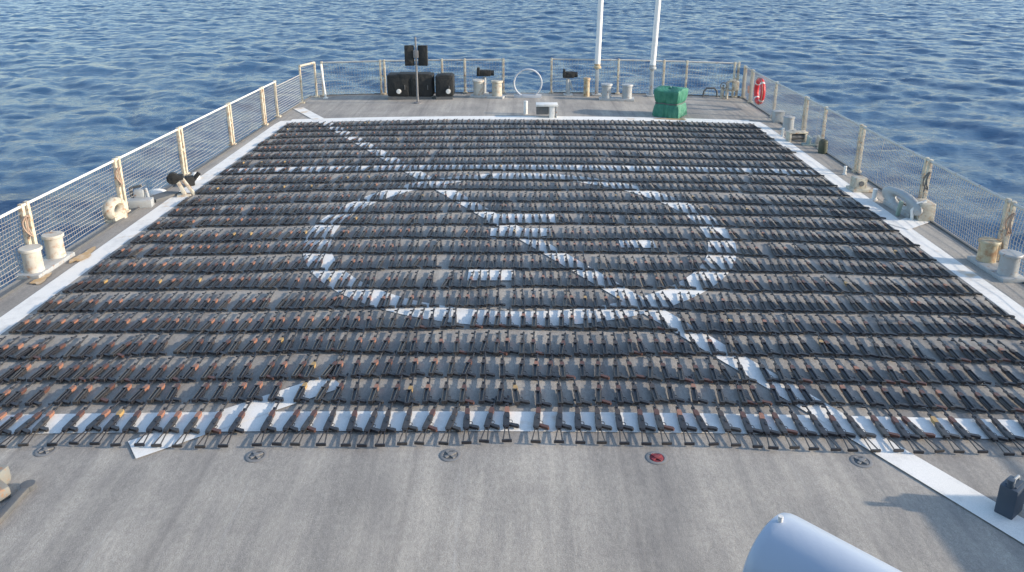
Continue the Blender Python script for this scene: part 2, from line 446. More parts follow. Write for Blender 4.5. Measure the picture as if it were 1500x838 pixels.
for ri, py in enumerate(row_px):
    y0 = P(750, py).y
    sp = [.231, .228, .205, .186, .178][ri] if ri < 5 else .158
    lim = 7.40 if ri > 2 else 7.6
    place_stuff.sy = 1.0 if ri < 6 else 1.07; place_stuff.sx = 1.0 if ri < 5 else .84
    x = -lim + .08 + R.uniform(0, .08); idx = 0; wob = R.uniform(0, 6); cnt = 0
    while x < lim:
        X = x + R.gauss(0, .012); Y = y0 + R.gauss(0, .012) + .04 * math.sin(X * .9 + wob) + .015 * math.sin(X * 2.7 + wob * 2)
        rz = math.radians(R.gauss(-1, 3.4)); step = sp * R.uniform(.86, 1.12)
        if R.random() < .05: step += sp * R.uniform(.3, .6)
        x += step; idx += 1
        u = R.random(); left = X < -1.5
        po = (.42 if X < -2 else .18 if X < 1 else .12)  # sunlit look put into the wood colour: more orange at left, darker elsewhere
        if ri > 9: po *= .35
        wood = 'orange' if u < po else 'reddish brown' if u < po + .42 else 'black'
        if R.random() < .035: wood = 'tan'
        st = 1 if R.random() < .35 else 0
        # visible horizontal extent at this depth
        vis = abs((X) * F / (Y * math.cos(PITCH) + CAMH * math.sin(PITCH)) + 12) < 752
        indiv = (ri < 4 and vis) or (ri == 4 and abs(X) < 3.6)
        if indiv and total < 298:
            cnt += 1; op = ri == 0
            p = protos[op, wood, st]
            if (op, wood, st) in used: e = copy_tree(p)
            else: e = p; used.add((op, wood, st))
            tilt = math.atan(-2 * CAMBER * X / 7.9 ** 2)
            e.location = (X, Y, deck_z(X) + .014); e.rotation_euler = (0, -tilt, rz)
            n = cnt if ri < 4 else idx
            sfx = 'th' if 10 <= n % 100 <= 20 else {1: 'st', 2: 'nd', 3: 'rd'}.get(n % 10, 'th')
            state = 'opened wire stock' if op else 'folded stock'
            if ri == 0: lab = f'rifle with {wood} handguard and {state}, {n}{sfx} from left in frontmost row'
            else: lab = f'rifle with {wood} handguard, {n}{sfx} from left in {row_names[ri]} row from front'
            e['label'] = lab; total += 1
        elif ri < 4 and abs(X) > 7.35: pass
        else: place_stuff(X, Y, rz, wood, st)
print('individual rifles', total, 'stuff', len(stuff_v))
for k, p in protos.items():
    if k not in used:
        for ch in list(p.children_recursive): bpy.data.objects.remove(ch)
        bpy.data.objects.remove(p)
me = bpy.data.meshes.new('rifle_rows'); me.from_pydata(np.concatenate(stuff_v).tolist(), [], stuff_f)
for k in ('gunmetal', 'gunmetal_b', 'wood_o', 'wood_b', 'wood_d', 'wood_t'): me.materials.append(M[k])
me.polygons.foreach_set('material_index', stuff_m); me.update()
ro = bpy.data.objects.new('rifle_rows', me); COL.objects.link(ro)
tag(ro, 'dense farther rows of dark rifles filling the deck inside the white border', 'rifles', 'rifles laid out in rows on the flight deck', 'stuff')

# ------------------------------------------------------------------ fences
def fence(name, label, pts, H, post_at, lean=0, rail_r=.024, net=True, railm='offwhite', double=True, sp=.075, cord=.0052):
    base = Vector((pts[0][0], pts[0][1], 0)); root = empty(name, base, 0, label, 'fence')
    def loc(p): return Vector(p) - base
    P3 = [Vector((x, y, deck_z(x))) for x, y in pts]
    top = MB(); pp = [p + Vector((0, 0, H)) - base for p in P3]; top.tube(pp, rail_r, 8); top.build('top_rail', M[railm], root)
    for (x, y, kind) in post_at:
        mb = MB(); z = deck_z(x); q = Vector((x, y, z)) - base
        dirv = (P3[-1] - P3[0]).normalized(); 
        offs = (-.075, .075) if kind == 2 else (0,)
        for o in offs:
            c = q + dirv * o; mb.box((c.x, c.y, c.z + H / 2 + .01), (.075, .075, H + .07), rz=math.atan2(dirv.y, dirv.x), bev=.008)
        mb.box((q.x, q.y, q.z + .03), (.16, .20, .05), rz=math.atan2(dirv.y, dirv.x), bev=.008)
        if kind == 2: mb.box((q.x, q.y, q.z + H * .55), (.10, .04, .05), rz=math.atan2(dirv.y, dirv.x))
        mb.build('post', M['post'], root)
    if net:
        mb = MB()
        for a, b in zip(P3[:-1], P3[1:]):
            Ld = (b - a).length; n = int(Ld / sp); d = (b - a) / Ld; side = Vector((-d.y, d.x, 0))
            zs = []
            for i in range(n + 1):
                p = a + d * (i * sp) - base; j = .03 * math.sin(i * .3)
                mb.tube([p + Vector((0, 0, .05)) + side * (.03 + j * .3), p + side * (.06 + j * .5) + Vector((0, 0, H * .5)), p + Vector((0, 0, H - .02))], cord, 3, cap=False)
            for k in range(1, int(H / sp)):
                z = k * sp; m = max(2, int(Ld / .5)); line = []
                for i in range(m + 1):
                    p = a.lerp(b, i / m) - base
                    line.append(p + Vector((0, 0, z + .012 * math.sin(i * 1.9 + k))) + side * .06 * math.sin(PI * z / H))
                mb.tube(line, cord, 3, cap=False)
        mb.build('net', M['net'], root, smooth=False)
    return root
LY = [12.75, 15.8, 18.75, 21.85, 24.55, 25.75]
fence('safety_fence', 'long netted fence with white top rail along the left deck edge',
      [(left_edge(y), y) for y in (4.0, 8, 12.75, 18, 22, 25.9)], 1.17, [(left_edge(y), y, 2) for y in [6.8, 9.7] + LY[:-1]] + [(left_edge(25.8), 25.8, 1)])
RYs = [13.1, 15.95, 19.2, 21.6, 23.1, 25.9]
fence('safety_fence', 'long netted fence with dull grey top rail along the right deck edge',
      [(right_edge(y), y) for y in (4.0, 8, 13.1, 18, 22, 26, 29.6)], 1.16, [(right_edge(y), y, 2 if i not in (5, 7) else 1) for i, y in enumerate([7.2, 10.2] + RYs + [28.6, 29.55])], railm='railgrey', rail_r=.03)
xs_corner = (474 - 762) * (29.68 * .949 + 1.6) / F
# corner frame, left
cr = empty('corner_fence', (-7.86, 28.3, deck_z(7.9)), 0, 'short cream double post fence frame at far left deck corner', 'fence')
for py_, dx in ((0, 0), (1.15, .24)):
    mb = MB(); mb.box((dx, py_, .66), (.07, .07, 1.32), bev=.01); mb.box((dx, py_, .03), (.2, .2, .06), bev=.01); mb.build('post', M['post'], cr)
mb = MB(); mb.tube([(0, 0, 1.33), (.24, 1.15, 1.30)], .04, 8); mb.build('top_rail', M['cream'], cr)
mb = MB()
for i in range(14):
    x = i * .0185; y = i * .0885; mb.tube([(x, y, .06), (x, y, 1.3)], .003, 3)
for k in range(13): mb.tube([(0, 0, .1 + k * .095), (.24, 1.15, .1 + k * .095)], .003, 3)
e0 = Vector((-7.98 + 7.86, 25.8 - 28.3, 0)); n = 24
for i in range(n + 1):
    q = e0 * (1 - i / n); mb.tube([q + Vector((0, 0, .04)), q + Vector((0, 0, 1.02))], .006, 3)
for k in range(13): mb.tube([e0 + Vector((0, 0, .06 + k * .08)), Vector((0, 0, .06 + k * .08))], .006 if k < 12 else .014, 4)
g0 = Vector((.24, 1.15, 0)); g1 = Vector((xs_corner + 7.86, 29.68 - 28.3, 0))
for i in range(7):
    q = g0.lerp(g1, i / 6); mb.tube([q + Vector((0, 0, .04)), q + Vector((0, 0, .9))], .006, 3)
for k in range(10): mb.tube([g0 + Vector((0, 0, .06 + k * .09)), g1 + Vector((0, 0, .06 + k * .09))], .006, 3)
mb.build('net', M['net'], cr, smooth=False)
def sx(px, H=1.28): return P(px, 90, 1.3).x * STERN / P(px, 90, 1.3).y
ys_ = STERN - .07
xs = lambda px: (px - 762) * (ys_ * .949 + 1.6) / F + 0.0
fence('safety_fence', 'netted stern fence left of the big ring, behind the black cabinets', [(xs(474), ys_), (xs(562), ys_), (xs(650), ys_), (xs(740), ys_)], 1.25,
      [(xs(474), ys_, 1), (xs(562), ys_, 2), (xs(649), ys_, 1), (xs(682), ys_, 1), (xs(738), ys_, 1)], railm='railgrey', rail_r=.03, sp=.11, cord=.0042)
fence('safety_fence', 'netted stern fence right of the big ring, behind the green covered box', [(xs(808), ys_), (xs(900), ys_), (xs(1000), ys_), (xs(1080), ys_)], 1.27,
      [(xs(808), ys_, 1), (xs(905), ys_, 1), (xs(971), ys_, 1), (xs(1004), ys_, 1), (xs(1076), ys_, 2)], railm='railgrey', rail_r=.03, sp=.11, cord=.0042)
br = MB(); x0 = xs(474); br.tube([(x0, ys_ - .12, deck_z(x0) + 1.2), (x0 + .2, ys_ - .55, deck_z(x0) + .02)], .035, 8)
br.box((x0 + .2, ys_ - .55, deck_z(x0) + .02), (.16, .16, .03), bev=.004)
tag(br.build('brace_strut', M['offwhite']), 'slanting white brace leaning on the far left stern fence post', 'brace')

# ------------------------------------------------------------------ bitts (pairs of mooring bollards)
def bitt(base, rad, h, mat, label, group):
    root = empty('mooring_bollard', base, 0, label, 'bollard', group)
    b = MB(); b.lathe((0, 0, 0), [(rad * .96, 0), (rad * .93, h * .1), (rad * .90, h * .82), (rad * .92, h * .85)], 28); b.build('barrel', mat, root)
    c = MB(); c.lathe((0, 0, 0), [(rad * .90, h * .845), (rad * 1.08, h * .875), (rad * 1.10, h * .96), (rad * 1.04, h), (.01, h * 1.01)], 28); c.build('cap', mat, root)
    return root
def bitt_plate(a, b, wid, label, t=.09):
    mb = MB(); m = (a + b) / 2; d = b - a
    mb.box((m.x, m.y, m.z + t / 2 - .012), (wid, d.length + wid * 1.1, t), rz=math.atan2(-d.x, d.y), bev=.012)
    return tag(mb.build('bollard_base_plate', M['grey']), label, 'base plate', 'base plates under bollard pairs')
def lifted(p, t=.078): return Vector((p.x, p.y, p.z + t))
def bpair(p1, p2, rad, h, m1, m2, l1, l2, lp):
    g = 'mooring bollards in pairs along the deck edges'
    bitt_plate(p1, p2, rad * 2.5, lp); bitt(lifted(p1), rad, h, m1, l1, g); bitt(lifted(p2), rad, h, m2, l2, g)
a1 = P(52, 402); a2 = P(84, 381)
bpair(a1, a2, .165, .42, M['bitt'], M['bitt'], 'cream bollard at left deck edge, nearer of the pair beside the fence', 'cream bollard at left deck edge, farther of the pair beside the fence post', 'low grey plate under the two cream bollards at left deck edge')
a1 = P(1474, 407); a2 = P(1443, 387)
bpair(a1, a2, .165, .38, M['grey'], M['bitt_rust'], 'pale grey bollard near right picture edge, nearer of the right pair', 'rusty tan bollard, farther of the pair near right picture edge', 'low grey plate under rusty and grey bollards at right')
a1 = P(701, 142); a2 = P(728, 143)
bpair(a1, a2, .20, .55, M['bitt'], M['cream'], 'slim pale stern bollard left of the cream one near black cabinets', 'cream stern bollard with black block behind it, left of big ring', 'low plate under the stern bollard pair left of big ring')
a1 = P(888, 146); a2 = P(918, 147)
bpair(a1, a2, .19, .50, M['grey'], M['grey'], 'grey stern bollard under the left white pole, left of its pair', 'grey stern bollard between the two white poles, right of its pair', 'low plate under the grey stern bollard pair below white poles')
bitt(P(859, 141), .12, .68, M['bitt_rust'], 'narrow rusty grey bollard left of the grey stern pair', 'mooring bollards in pairs along the deck edges')
def stain(px, py, rx, ry, lab):
    p = P(px, py); b = MB(); n = 26; rr = random.Random(px); vs = [(p.x, p.y, deck_z(p.x) + .019)]
    for j in range(n):
        a_ = 2 * PI * j / n; q = 1 + .3 * math.sin(3 * a_ + px) + rr.uniform(-.15, .15)
        x = p.x + rx * q * math.cos(a_); y = p.y + ry * q * math.sin(a_); vs.append((x, y, deck_z(x) + .019))
    b.add(vs, [(0, 1 + j, 1 + (j + 1) % n) for j in range(n)]); o = b.build('rust_stain', M['stain']); o['kind'] = 'structure'
M['stain'] = worn('rust_stain', (.50, .33, .17), .8, dirt=(.66, .58, .46), amount=1, scale=5)
stain(122, 376, .12, .35, ''); stain(60, 411, .10, .22, ''); stain(985, 175, .5, .12, '')
# ------------------------------------------------------------------ chocks (closed rings)
def ring_chock(name, c, R0, tube, ax, sy, label, mat, base=True, depth=1.0, cat='chock'):
    root = empty(name, c, ax, label, cat)
    mb = MB(); n = 40; vs = []; k = 10
    for i in range(n):
        a = 2 * PI * i / n
        for j in range(k):
            b = 2 * PI * j / k; rr = R0 + tube * math.cos(b)
            vs.append((rr * math.cos(a) * sy, tube * math.sin(b) * depth, R0 + tube + rr * math.sin(a)))
    fs = [(i * k + j, i * k + (j + 1) % k, ((i + 1) % n) * k + (j + 1) % k, ((i + 1) % n) * k + j) for i in range(n) for j in range(k)]
    mb.add(vs, fs); mb.build('ring', mat, root)
    if base:
        q = MB(); q.box((0, 0, .05), (2 * R0 * sy * 1.0, tube * 2.2 * depth, .12), bev=.015); q.build('foot', mat, root)
    return root
ring_chock('ring_chock', P(170, 322), .155, .085, PI / 2 - .18, 1.25, 'cream oval ring chock standing at the left deck edge below a fence post', M['cream'], depth=1.5)
ring_chock('ring_chock', P(773, 143), .50, .032, .0, 1.0, 'big pale ring chock standing in the gap of the stern fence', M['ringgrey'], depth=2.2)
ring_chock('ring_chock', P(1318, 309), .15, .075, PI / 2 + .08, 3.4, 'long flat grey oval chock with dark opening at right deck edge', M['grey'], depth=1.3)
lg = MB(); p = P(1316, 312); lg.box((p.x - .12, p.y - .25, p.z + .18), (.07, .07, .36), rx=.25, bev=.01); tag(lg.build('prop_strut', worn('green_grey_paint', (.22, .30, .26), .6)), 'small green grey strut leaning against the long oval chock', 'strut')

# ------------------------------------------------------------------ stern equipment
# black equipment cabinets
def cabinet(px0, px1, pyb, h, label, light_px, bulge):
    p0 = P(px0, pyb); p1 = P(px1, pyb); w = p1.x - p0.x; c = (p0 + p1) / 2
    root = empty('equipment_cabinet', c, 0, label, 'cabinet', 'black covered cabinets at the stern')
    b = MB(); b.box((0, .42, h / 2 + .05), (w, .75, h - .1), bev=.06)
    b.box((w * .08, .40, h - .02), (w * .7, .66, .10), bev=.04)
    b.build('body', M['black'], root)
    b = MB(); b.prism([(-w / 2 + .02, 0.0), (w / 2 - .02, 0.0), (w / 2 - .02, .05), (-w / 2 + .02, .05)], 0, .1)
    b.build('skid', M['dgrey'], root)
    for j in range(bulge):
        d = MB(); cw = w / bulge; d.box((-w / 2 + cw * (j + .5), .035, h * .5), (cw * .88, .04, h * .72), bev=.02); dd = d.build('door', M['black'], root)
        q = MB(); q.box((-w / 2 + cw * (j + .5) + cw * .28, .005, h * .5), (.03, .03, .16), bev=.006); q.build('handle', M['dgrey'], dd)
    lx = P(light_px, pyb).x - c.x
    l = MB(); l.tube([(lx, .03, .30), (lx, -.05, .30)], .085, 16); l.tube([(lx, -.045, .30), (lx, -.065, .30)], .055, 16); l.build('round_lamp', M['offwhite'], root)
    return root
cabinet(568, 634, 146, .88, 'long black covered cabinet with white round lamp, left of its neighbour', 585, 2)
cabinet(638, 664, 146, .84, 'narrow black cabinet with white round lamp at its right corner', 657, 1)
# sign on mast
p = P(612, 151); root = empty('panel_mast', p, 0, 'thin grey mast carrying two black square panels at the stern', 'mast')
b = MB(); b.tube([(0, 0, 0), (0, 0, 2.3)], [.04, .03], 10); b.lathe((0, 0, 0), [(.14, 0), (.14, .03), (.06, .05)], 16); b.build('pole', M['polegrey'], root)
for x, w, t in ((-.235, .33, .1), (.235, .33, -.08)):
    b = MB(); b.box((x, .04, 1.66), (w, .14, .70), rz=t, bev=.015); pa = b.build('panel', M['black'], root)
    c = MB(); c.box((x, -.045, 1.66), (w * .8, .012, .58), rz=t, bev=.004); c.build('panel_face', M['black'], pa)
b = MB(); b.box((0, -.02, 1.72), (.18, .12, .26), bev=.02); b.tube([(-.3, .03, 1.36), (.3, .03, 1.36)], .02, 8); b.build('bracket', M['polegrey'], root)
# white poles
for px, off, lab in ((873, .10, 'tall white pole rising out of frame, left of the two'), (952, .16, 'tall white pole rising out of frame, right of the two')):
    q = P(px, 141); y = ys_ - .35; xx = xs(px); root = empty('antenna_pole', (xx, y, deck_z(xx)), 0, lab + ' at the stern', 'pole', 'white poles at the stern')
    b = MB(); b.tube([(0, 0, 1.16), (off * .2, 0, 2.0), (off, 0, 6.2), (off * 1.6, 0, 9.0)], [.105, .10, .085, .05], 14); b.build('pole', M['pole'], root)
    b = MB(); b.lathe((0, 0, .98), [(.09, 0), (.14, .03), (.14, .09), (.10, .13), (.12, .17), (.09, .2)], 16); b.build('insulator', M['bitt_rust'] if px < 900 else M['grey'], root)
    b = MB(); b.box((0, 0, .5), (.12, .12, .98), bev=.01); b.box((0, 0, .03), (.34, .34, .05), bev=.01)
    b.box((.0, .14, .9), (.06, .3, .06), bev=.008); b.build('stand', M['grey'], root)
# black blocks on mounts (two roller mounts by the ring)
def mount(px, pyb, h, w, lab, gm, flip=1):
    p = P(px, pyb); root = empty('line_handling_mount', p, 0, lab, 'mount')
    b = MB(); b.box((0, 0, .03), (.34, .3, .06), bev=.01); b.tube([(0, 0, .05), (.03 * flip, 0, h * .7)], [.09, .06], 10)
    b.box((-.10 * flip, 0, h * .45), (.07, .08, h * .5), ry=.4 * flip, bev=.01); b.build('stand', gm, root)
    b = MB(); b.box((0, 0, h * .86), (w, .26, .22), bev=.03); b.box((-w * .38, -.02, h * .93), (w * .2, .3, .28), bev=.03); bb = b.build('block', M['black'], root)
    b = MB(); b.tube([(w * .5, 0, h * .86), (w * .5 + .12, 0, h * .86)], .1, 12); b.build('end_cap', M['black'], bb)
mount(709, 138, .92, .52, 'black block on a grey mount behind the stern bollard pair', M['grey'])
mount(832, 140, .90, .42, 'black block on angled grey mount right of the big ring', M['grey'], -1)
# small white post and white hooded stand before the ring
p = P(770, 167); b = MB(); b.lathe(p, [(.065, 0), (.06, .38), (.07, .39), (.065, .43), (.01, .44)], 14); tag(b.build('small_post', M['offwhite']), 'small white stub post on deck just beyond far border line', 'post')
p = P(801, 173); root = empty('hooded_stand', p, 0, 'low white hooded stand with dark recess on the far border line', 'stand')
b = MB(); b.box((0, .16, .41), (.70, .42, .07), bev=.015); b.build('hood', M['offwhite'], root)
b = MB(); b.box((.16, .14, .19), (.16, .34, .38), bev=.015); b.build('leg', M['offwhite'], root)
b = MB(); b.box((-.14, .17, .24), (.40, .32, .26), bev=.02); b.build('recess_box', M['dgrey'], root)
b = MB(); b.box((.30, .15, .18), (.04, .3, .36), bev=.006); b.build('side_plate', M['grey'], root)
# green covered box
gp = P(984, 173.5); root = empty('covered_box', (gp.x, gp.y + .42, gp.z), 0, 'square box under a tied green tarpaulin beside the far border line', 'covered box')
def tarp_mesh():
    mb = MB(); n = 72; prof = [(.02, .585), (.18, .575), (.34, .55), (.43, .535), (.475, .50), (.51, .50), (.55, .54), (.66, .565), (.80, .585), (.92, .595), (.955, .585), (.985, .50), (1.0, .30), (1.01, .05)]
    rr = random.Random(3); ph = [rr.uniform(0, 6) for _ in range(6)]; vs = []
    for z, s in prof:
        for j in range(n):
            a = 2 * PI * j / n + PI / 4
            c, sn = math.cos(a), math.sin(a); k = .88 * (abs(c) ** 9 + abs(sn) ** 9) ** (-1 / 9)
            wr = .018 * math.sin(9 * a + ph[0] + z * 3) + .012 * math.sin(17 * a + ph[1] - z * 5) + (.022 * math.sin(23 * a + ph[2]) if z < .42 else 0)
            q = (s + wr * (1 if z < .95 else .3)) * k * .86
            x, y = q * c, q * sn; zz = .93 * z - (.04 * math.cos(a * 2) if z > .9 else 0)
            t = math.radians(58); vs.append((x * math.cos(t) - y * math.sin(t), x * math.sin(t) + y * math.cos(t), zz))
    fs = [(i * n + j, i * n + (j + 1) % n, (i + 1) * n + (j + 1) % n, (i + 1) * n + j) for i in range(len(prof) - 1) for j in range(n)]
    fs.append(tuple((len(prof) - 1) * n + j for j in range(n))); mb.add(vs, fs); return mb
o = tarp_mesh().build('tarpaulin', M['tarp'], root)
b = MB(); pts = []
for j in range(48):
    a = 2 * PI * j / 48; c, sn = math.cos(a), math.sin(a); k = (abs(c) ** 9 + abs(sn) ** 9) ** (-1 / 9) * .395
    t = math.radians(58); pts.append((k * c * math.cos(t) - k * sn * math.sin(t), k * c * math.sin(t) + k * sn * math.cos(t), .455 + .008 * math.sin(5 * a)))
b.tube(pts, .018, 6, closed=True); b.build('tie_rope', M['dgrey'], root)
# low hoop
p = P(1040, 142); b = MB(); b.tube([(p.x - .26, p.y, p.z), (p.x - .24, p.y, p.z + .22), (p.x - .14, p.y, p.z + .33), (p.x + .14, p.y, p.z + .33), (p.x + .24, p.y, p.z + .22), (p.x + .26, p.y, p.z)], .035, 8)
tag(b.build('deck_hoop', M['dgrey']), 'low dark tube hoop at the stern right of the green box', 'hoop')
# valve cluster at far right corner
p = P(1064, 145); root = empty('pipe_cluster', p, 0, 'rusty pipe fittings cluster at far right deck corner', 'pipe fittings')
b = MB(); b.tube([(0, 0, 0), (0, 0, .62), (.1, 0, .68), (.3, 0, .66)], .055, 10); b.tube([(-.16, .05, 0), (-.16, .05, .45)], .06, 10); b.tube([(-.16, .05, .32), (.3, .05, .32)], .03, 8); b.build('pipe', M['cream'], root)
b = MB(); ring = [(-.16 + .11 * math.cos(t * PI / 8), -.06, .5 + .11 * math.sin(t * PI / 8)) for t in range(16)]; b.tube(ring, .016, 6, closed=True); b.box((-.16, -.04, .5), (.05, .08, .05), bev=.01); b.build('handwheel', M['dgrey'], root)
b = MB(); b.box((.3, .0, .5), (.22, .2, .34), bev=.03); b.build('valve_box', M['post'], root)
# lifebuoy
ly = 27.2; lxx = right_edge(ly) - .13; root = empty('lifebuoy', (lxx, ly, deck_z(lxx) + .66), 0, 'red ring lifebuoy with pale bands hung on the right fence near the stern', 'lifebuoy')
def arc(a0, a1, r, k=14): return [(0, r * math.cos(a0 + (a1 - a0) * i / k), r * math.sin(a0 + (a1 - a0) * i / k)) for i in range(k + 1)]
b = MB(); b.tube(arc(0, 2 * PI, .37, 40)[:-1], .085, 12, closed=True); b.build('float_ring', M['red'], root)
for q in range(4):
    b = MB(); b.tube(arc(q * PI / 2 + .62, q * PI / 2 + .80, .37, 5), .087, 12); b.build('pale_band', M['offwhite'], root)
b = MB(); b.tube([(-.05, .47 * math.cos(t * PI / 12) , .47 * math.sin(t * PI / 12) ) for t in range(24)], .012, 5, closed=True); b.build('grab_line', M['rope'], root)
b = MB(); q = P(1098, 143); b.box((q.x, q.y, q.z + .3), (.16, .3, .26), bev=.04); b.tube([(q.x, q.y, q.z), (q.x, q.y, q.z + .2)], .03, 6)
tag(b.build('line_bag', M['orange']), 'small orange red line bag left below the lifebuoy', 'bag')

# ------------------------------------------------------------------ right edge fittings
def post_small(px, py, r, h, mat, name, lab, cat='post'):
    p = P(px, py); b = MB(); b.lathe(p, [(r * 1.5, 0), (r * 1.5, .02), (r, .03), (r * .95, h * .9), (r * 1.1, h * .93), (r * .9, h), (.005, h * 1.01)], 14)
    return tag(b.build(name, mat), lab, cat)
p = P(1139, 179); b = MB(); b.box((p.x, p.y, p.z + .17), (.32, .30, .34), bev=.02); b.box((p.x, p.y, p.z + .355), (.36, .34, .03), bev=.006); tag(b.build('junction_box', M['grey']), 'grey box with flat lid at right edge below the lifebuoy', 'box')
post_small(1154, 190, .17, .42, M['grey'], 'vent_mushroom', 'stout grey vent beside the grey lidded box at right edge', 'vent')
post_small(1146, 200, .04, .26, M['offwhite'], 'small_post', 'thin white stub post on the right border line below the vent')
p = P(1166, 207); root = empty('roller_fairlead', p, .15, 'pale roller fairlead with dark slot on far right border line', 'fairlead')
b = MB(); b.box((-.24, 0, .13), (.07, .22, .26), bev=.012); b.box((.24, 0, .13), (.07, .22, .26), bev=.012); b.box((0, 0, .27), (.58, .24, .05), bev=.012); b.build('frame', M['cream'], root)
b = MB(); b.tube([(-.2, 0, .13), (.2, 0, .13)], .085, 12); b.build('roller', M['dgrey'], root)
p = P(1190, 213); b = MB(); b.prism([(p.x - .3, p.y - .1), (p.x + .35, p.y - .16), (p.x + .38, p.y + .1), (p.x - .28, p.y + .14)], p.z - .01, p.z + .05)
for dx in (-.12, .16): b.box((p.x + dx, p.y, p.z + .15), (.06, .22, .22), rx=.2, bev=.012)
tag(b.build('padeye', worn('green_grey_fitting', (.32, .38, .36), .6)), 'greenish grey padeye plate inside the right fence', 'padeye')
p = P(1238, 230); p.x = right_edge(p.y) - .14; p.y += .35; p.z = deck_z(p.x); b = MB(); b.lathe(p, [(.12, 0), (.12, .30), (.10, .36), (.05, .385), (.01, .39)], 16); tag(b.build('capped_post', worn('dark_olive', (.04, .05, .03), .6)), 'short dark rounded post at right deck edge before tall double post', 'post')
post_small(1237, 256, .035, .22, M['offwhite'], 'small_post', 'thin white stub post by white patch on the right border line')
p = P(1259, 279); root = empty('chock_block', p, .1, 'cream block fitting at right border line with rust stain', 'chock')
b = MB(); b.box((0, 0, .04), (.5, .36, .08), bev=.012); b.box((-.05, 0, .2), (.28, .26, .26), bev=.03); b.build('block', M['cream'], root); b = MB(); b.tube([(-.05, -.13, .2), (-.05, -.15, .2)], .06, 12); b.build('bolt_head', M['dgrey'], root)
post_small(1280, 293, .05, .26, M['offwhite'], 'small_post', 'thicker white stub post left of the long oval chock')
p = P(1362, 322); p.x = min(p.x, right_edge(p.y) - .22); root = empty('edge_locker', p, 0, 'pale grey box with curved white pipe beside the right double post', 'box')
b = MB(); b.box((.08, .05, .2), (.32, .42, .38), bev=.03); b.build('box', M['cream'], root)
b = MB(); b.tube([(-.16, -.05, 0), (-.19, -.05, .22), (-.10, -.05, .36), (.08, -.02, .4)], .035, 8); b.build('curved_pipe', M['offwhite'], root)
# deck plate strips near fence right
# hung rope hanks and pins on posts
def hank(x, y, z, lab, m):
    b = MB(); pts = [(x + .04 * math.cos(t), y + .06 * math.sin(t * .5), z - .18 + .18 * math.cos(t * .52)) for t in [i * .5 for i in range(26)]]
    b.tube(pts, .016, 5); b.tube([(x, y, z), (x - .02, y + .02, z - .42)], .014, 5)
    tag(b.build('rope_hank', m), lab, 'rope', 'ropes hung on fence posts')
hank(left_edge(12.75) + .08, 12.62, 1.0, 'brown rope hank on the nearest full left fence post', M['rope'])
hank(left_edge(15.8) + .08, 15.68, 1.02, 'pinkish rope hank on the post above the cream oval chock', M['rope'])
hank(right_edge(15.95) - .10, 15.7, .95, 'dark rope hank on the double post by the grey edge box', M['dgrey'])
hank(right_edge(13.1) - .1, 12.85, 1.02, 'rope hank with dark end on the right post above the rusty bollard', M['rope'])

# ------------------------------------------------------------------ left edge fittings
p = P(268, 287); root = empty('sheave_stand', p, .3, 'cream leaning stand holding a black sheave at the left border line', 'sheave stand')
b = MB(); b.box((.0, 0, .16), (.08, .1, .38), ry=-.35, bev=.012); b.box((.14, .02, .2), (.06, .1, .44), ry=-.5, bev=.012); b.box((.03, 0, .02), (.3, .2, .04), bev=.01); b.build('stand', M['cream'], root)
b = MB(); b.tube([(-.16, -.05, .42), (-.16, .09, .42)], .13, 14); b.box((-.1, .02, .44), (.32, .18, .12), bev=.03); b.build('sheave', M['black'], root)
p = P(279, 272); b = MB(); b.box((p.x, p.y, p.z + .12), (.2, .2, .22), rz=.5, bev=.03); b.tube([(p.x + .05, p.y, p.z + .1), (p.x + .22, p.y + .05, p.z + .3)], .05, 8); tag(b.build('deck_cleat', M['black']), 'small dark cleat just beyond the black sheave', 'cleat')
p = P(287, 262); b = MB(); b.lathe(p, [(.10, 0), (.10, .1), (.06, .16), (.01, .17)], 14); tag(b.build('mushroom_vent', M['offwhite']), 'little white domed cap at left edge beyond the black sheave', 'cap')
p = P(229, 284); b = MB(); b.lathe(p, [(.22, 0), (.22, .05), (.14, .09), (.01, .1)], 20); tag(b.build('mushroom_vent', M['offwhite']), 'flat white disc cap at left edge between ring chock and sheave', 'cap')
p = P(221, 300); b = MB(); b.tube([(p.x, p.y, p.z), (p.x - .12, p.y + .12, p.z + .34)], .03, 8); b.box((p.x, p.y, p.z + .01), (.12, .12, .03)); tag(b.build('leaning_bar', M['grey']), 'thin grey bar leaning at the left deck edge', 'bar')
p = P(207, 303); b = MB(); b.box((p.x, p.y, p.z + .09), (.5, .26, .18), rz=.2, bev=.03); b.box((p.x - .1, p.y + .2, p.z + .2), (.2, .16, .26), rz=.2, bev=.03); tag(b.build('latch_housing', M['grey']), 'grey latch housing right of the cream ring chock', 'latch housing')
p = P(195, 300); b = MB(); b.tube([(p.x, p.y, p.z), (p.x, p.y, p.z + .4)], .035, 8); b.tube([(p.x, p.y, p.z + .38), (p.x + .25, p.y, p.z + .44)], .03, 8); tag(b.build('bent_rod', M['dgrey']), 'dark bent rod standing beside the cream ring chock', 'rod')
p = P(242, 290); b = MB(); b.prism([(p.x - .4, p.y - .28), (p.x - .05, p.y - .34), (p.x + .28, p.y + .25), (p.x - .1, p.y + .3)], p.z - .01, p.z + .07); tag(b.build('foot_plate', M['dgrey']), 'dark low foot plate left of the black sheave stand', 'plate')

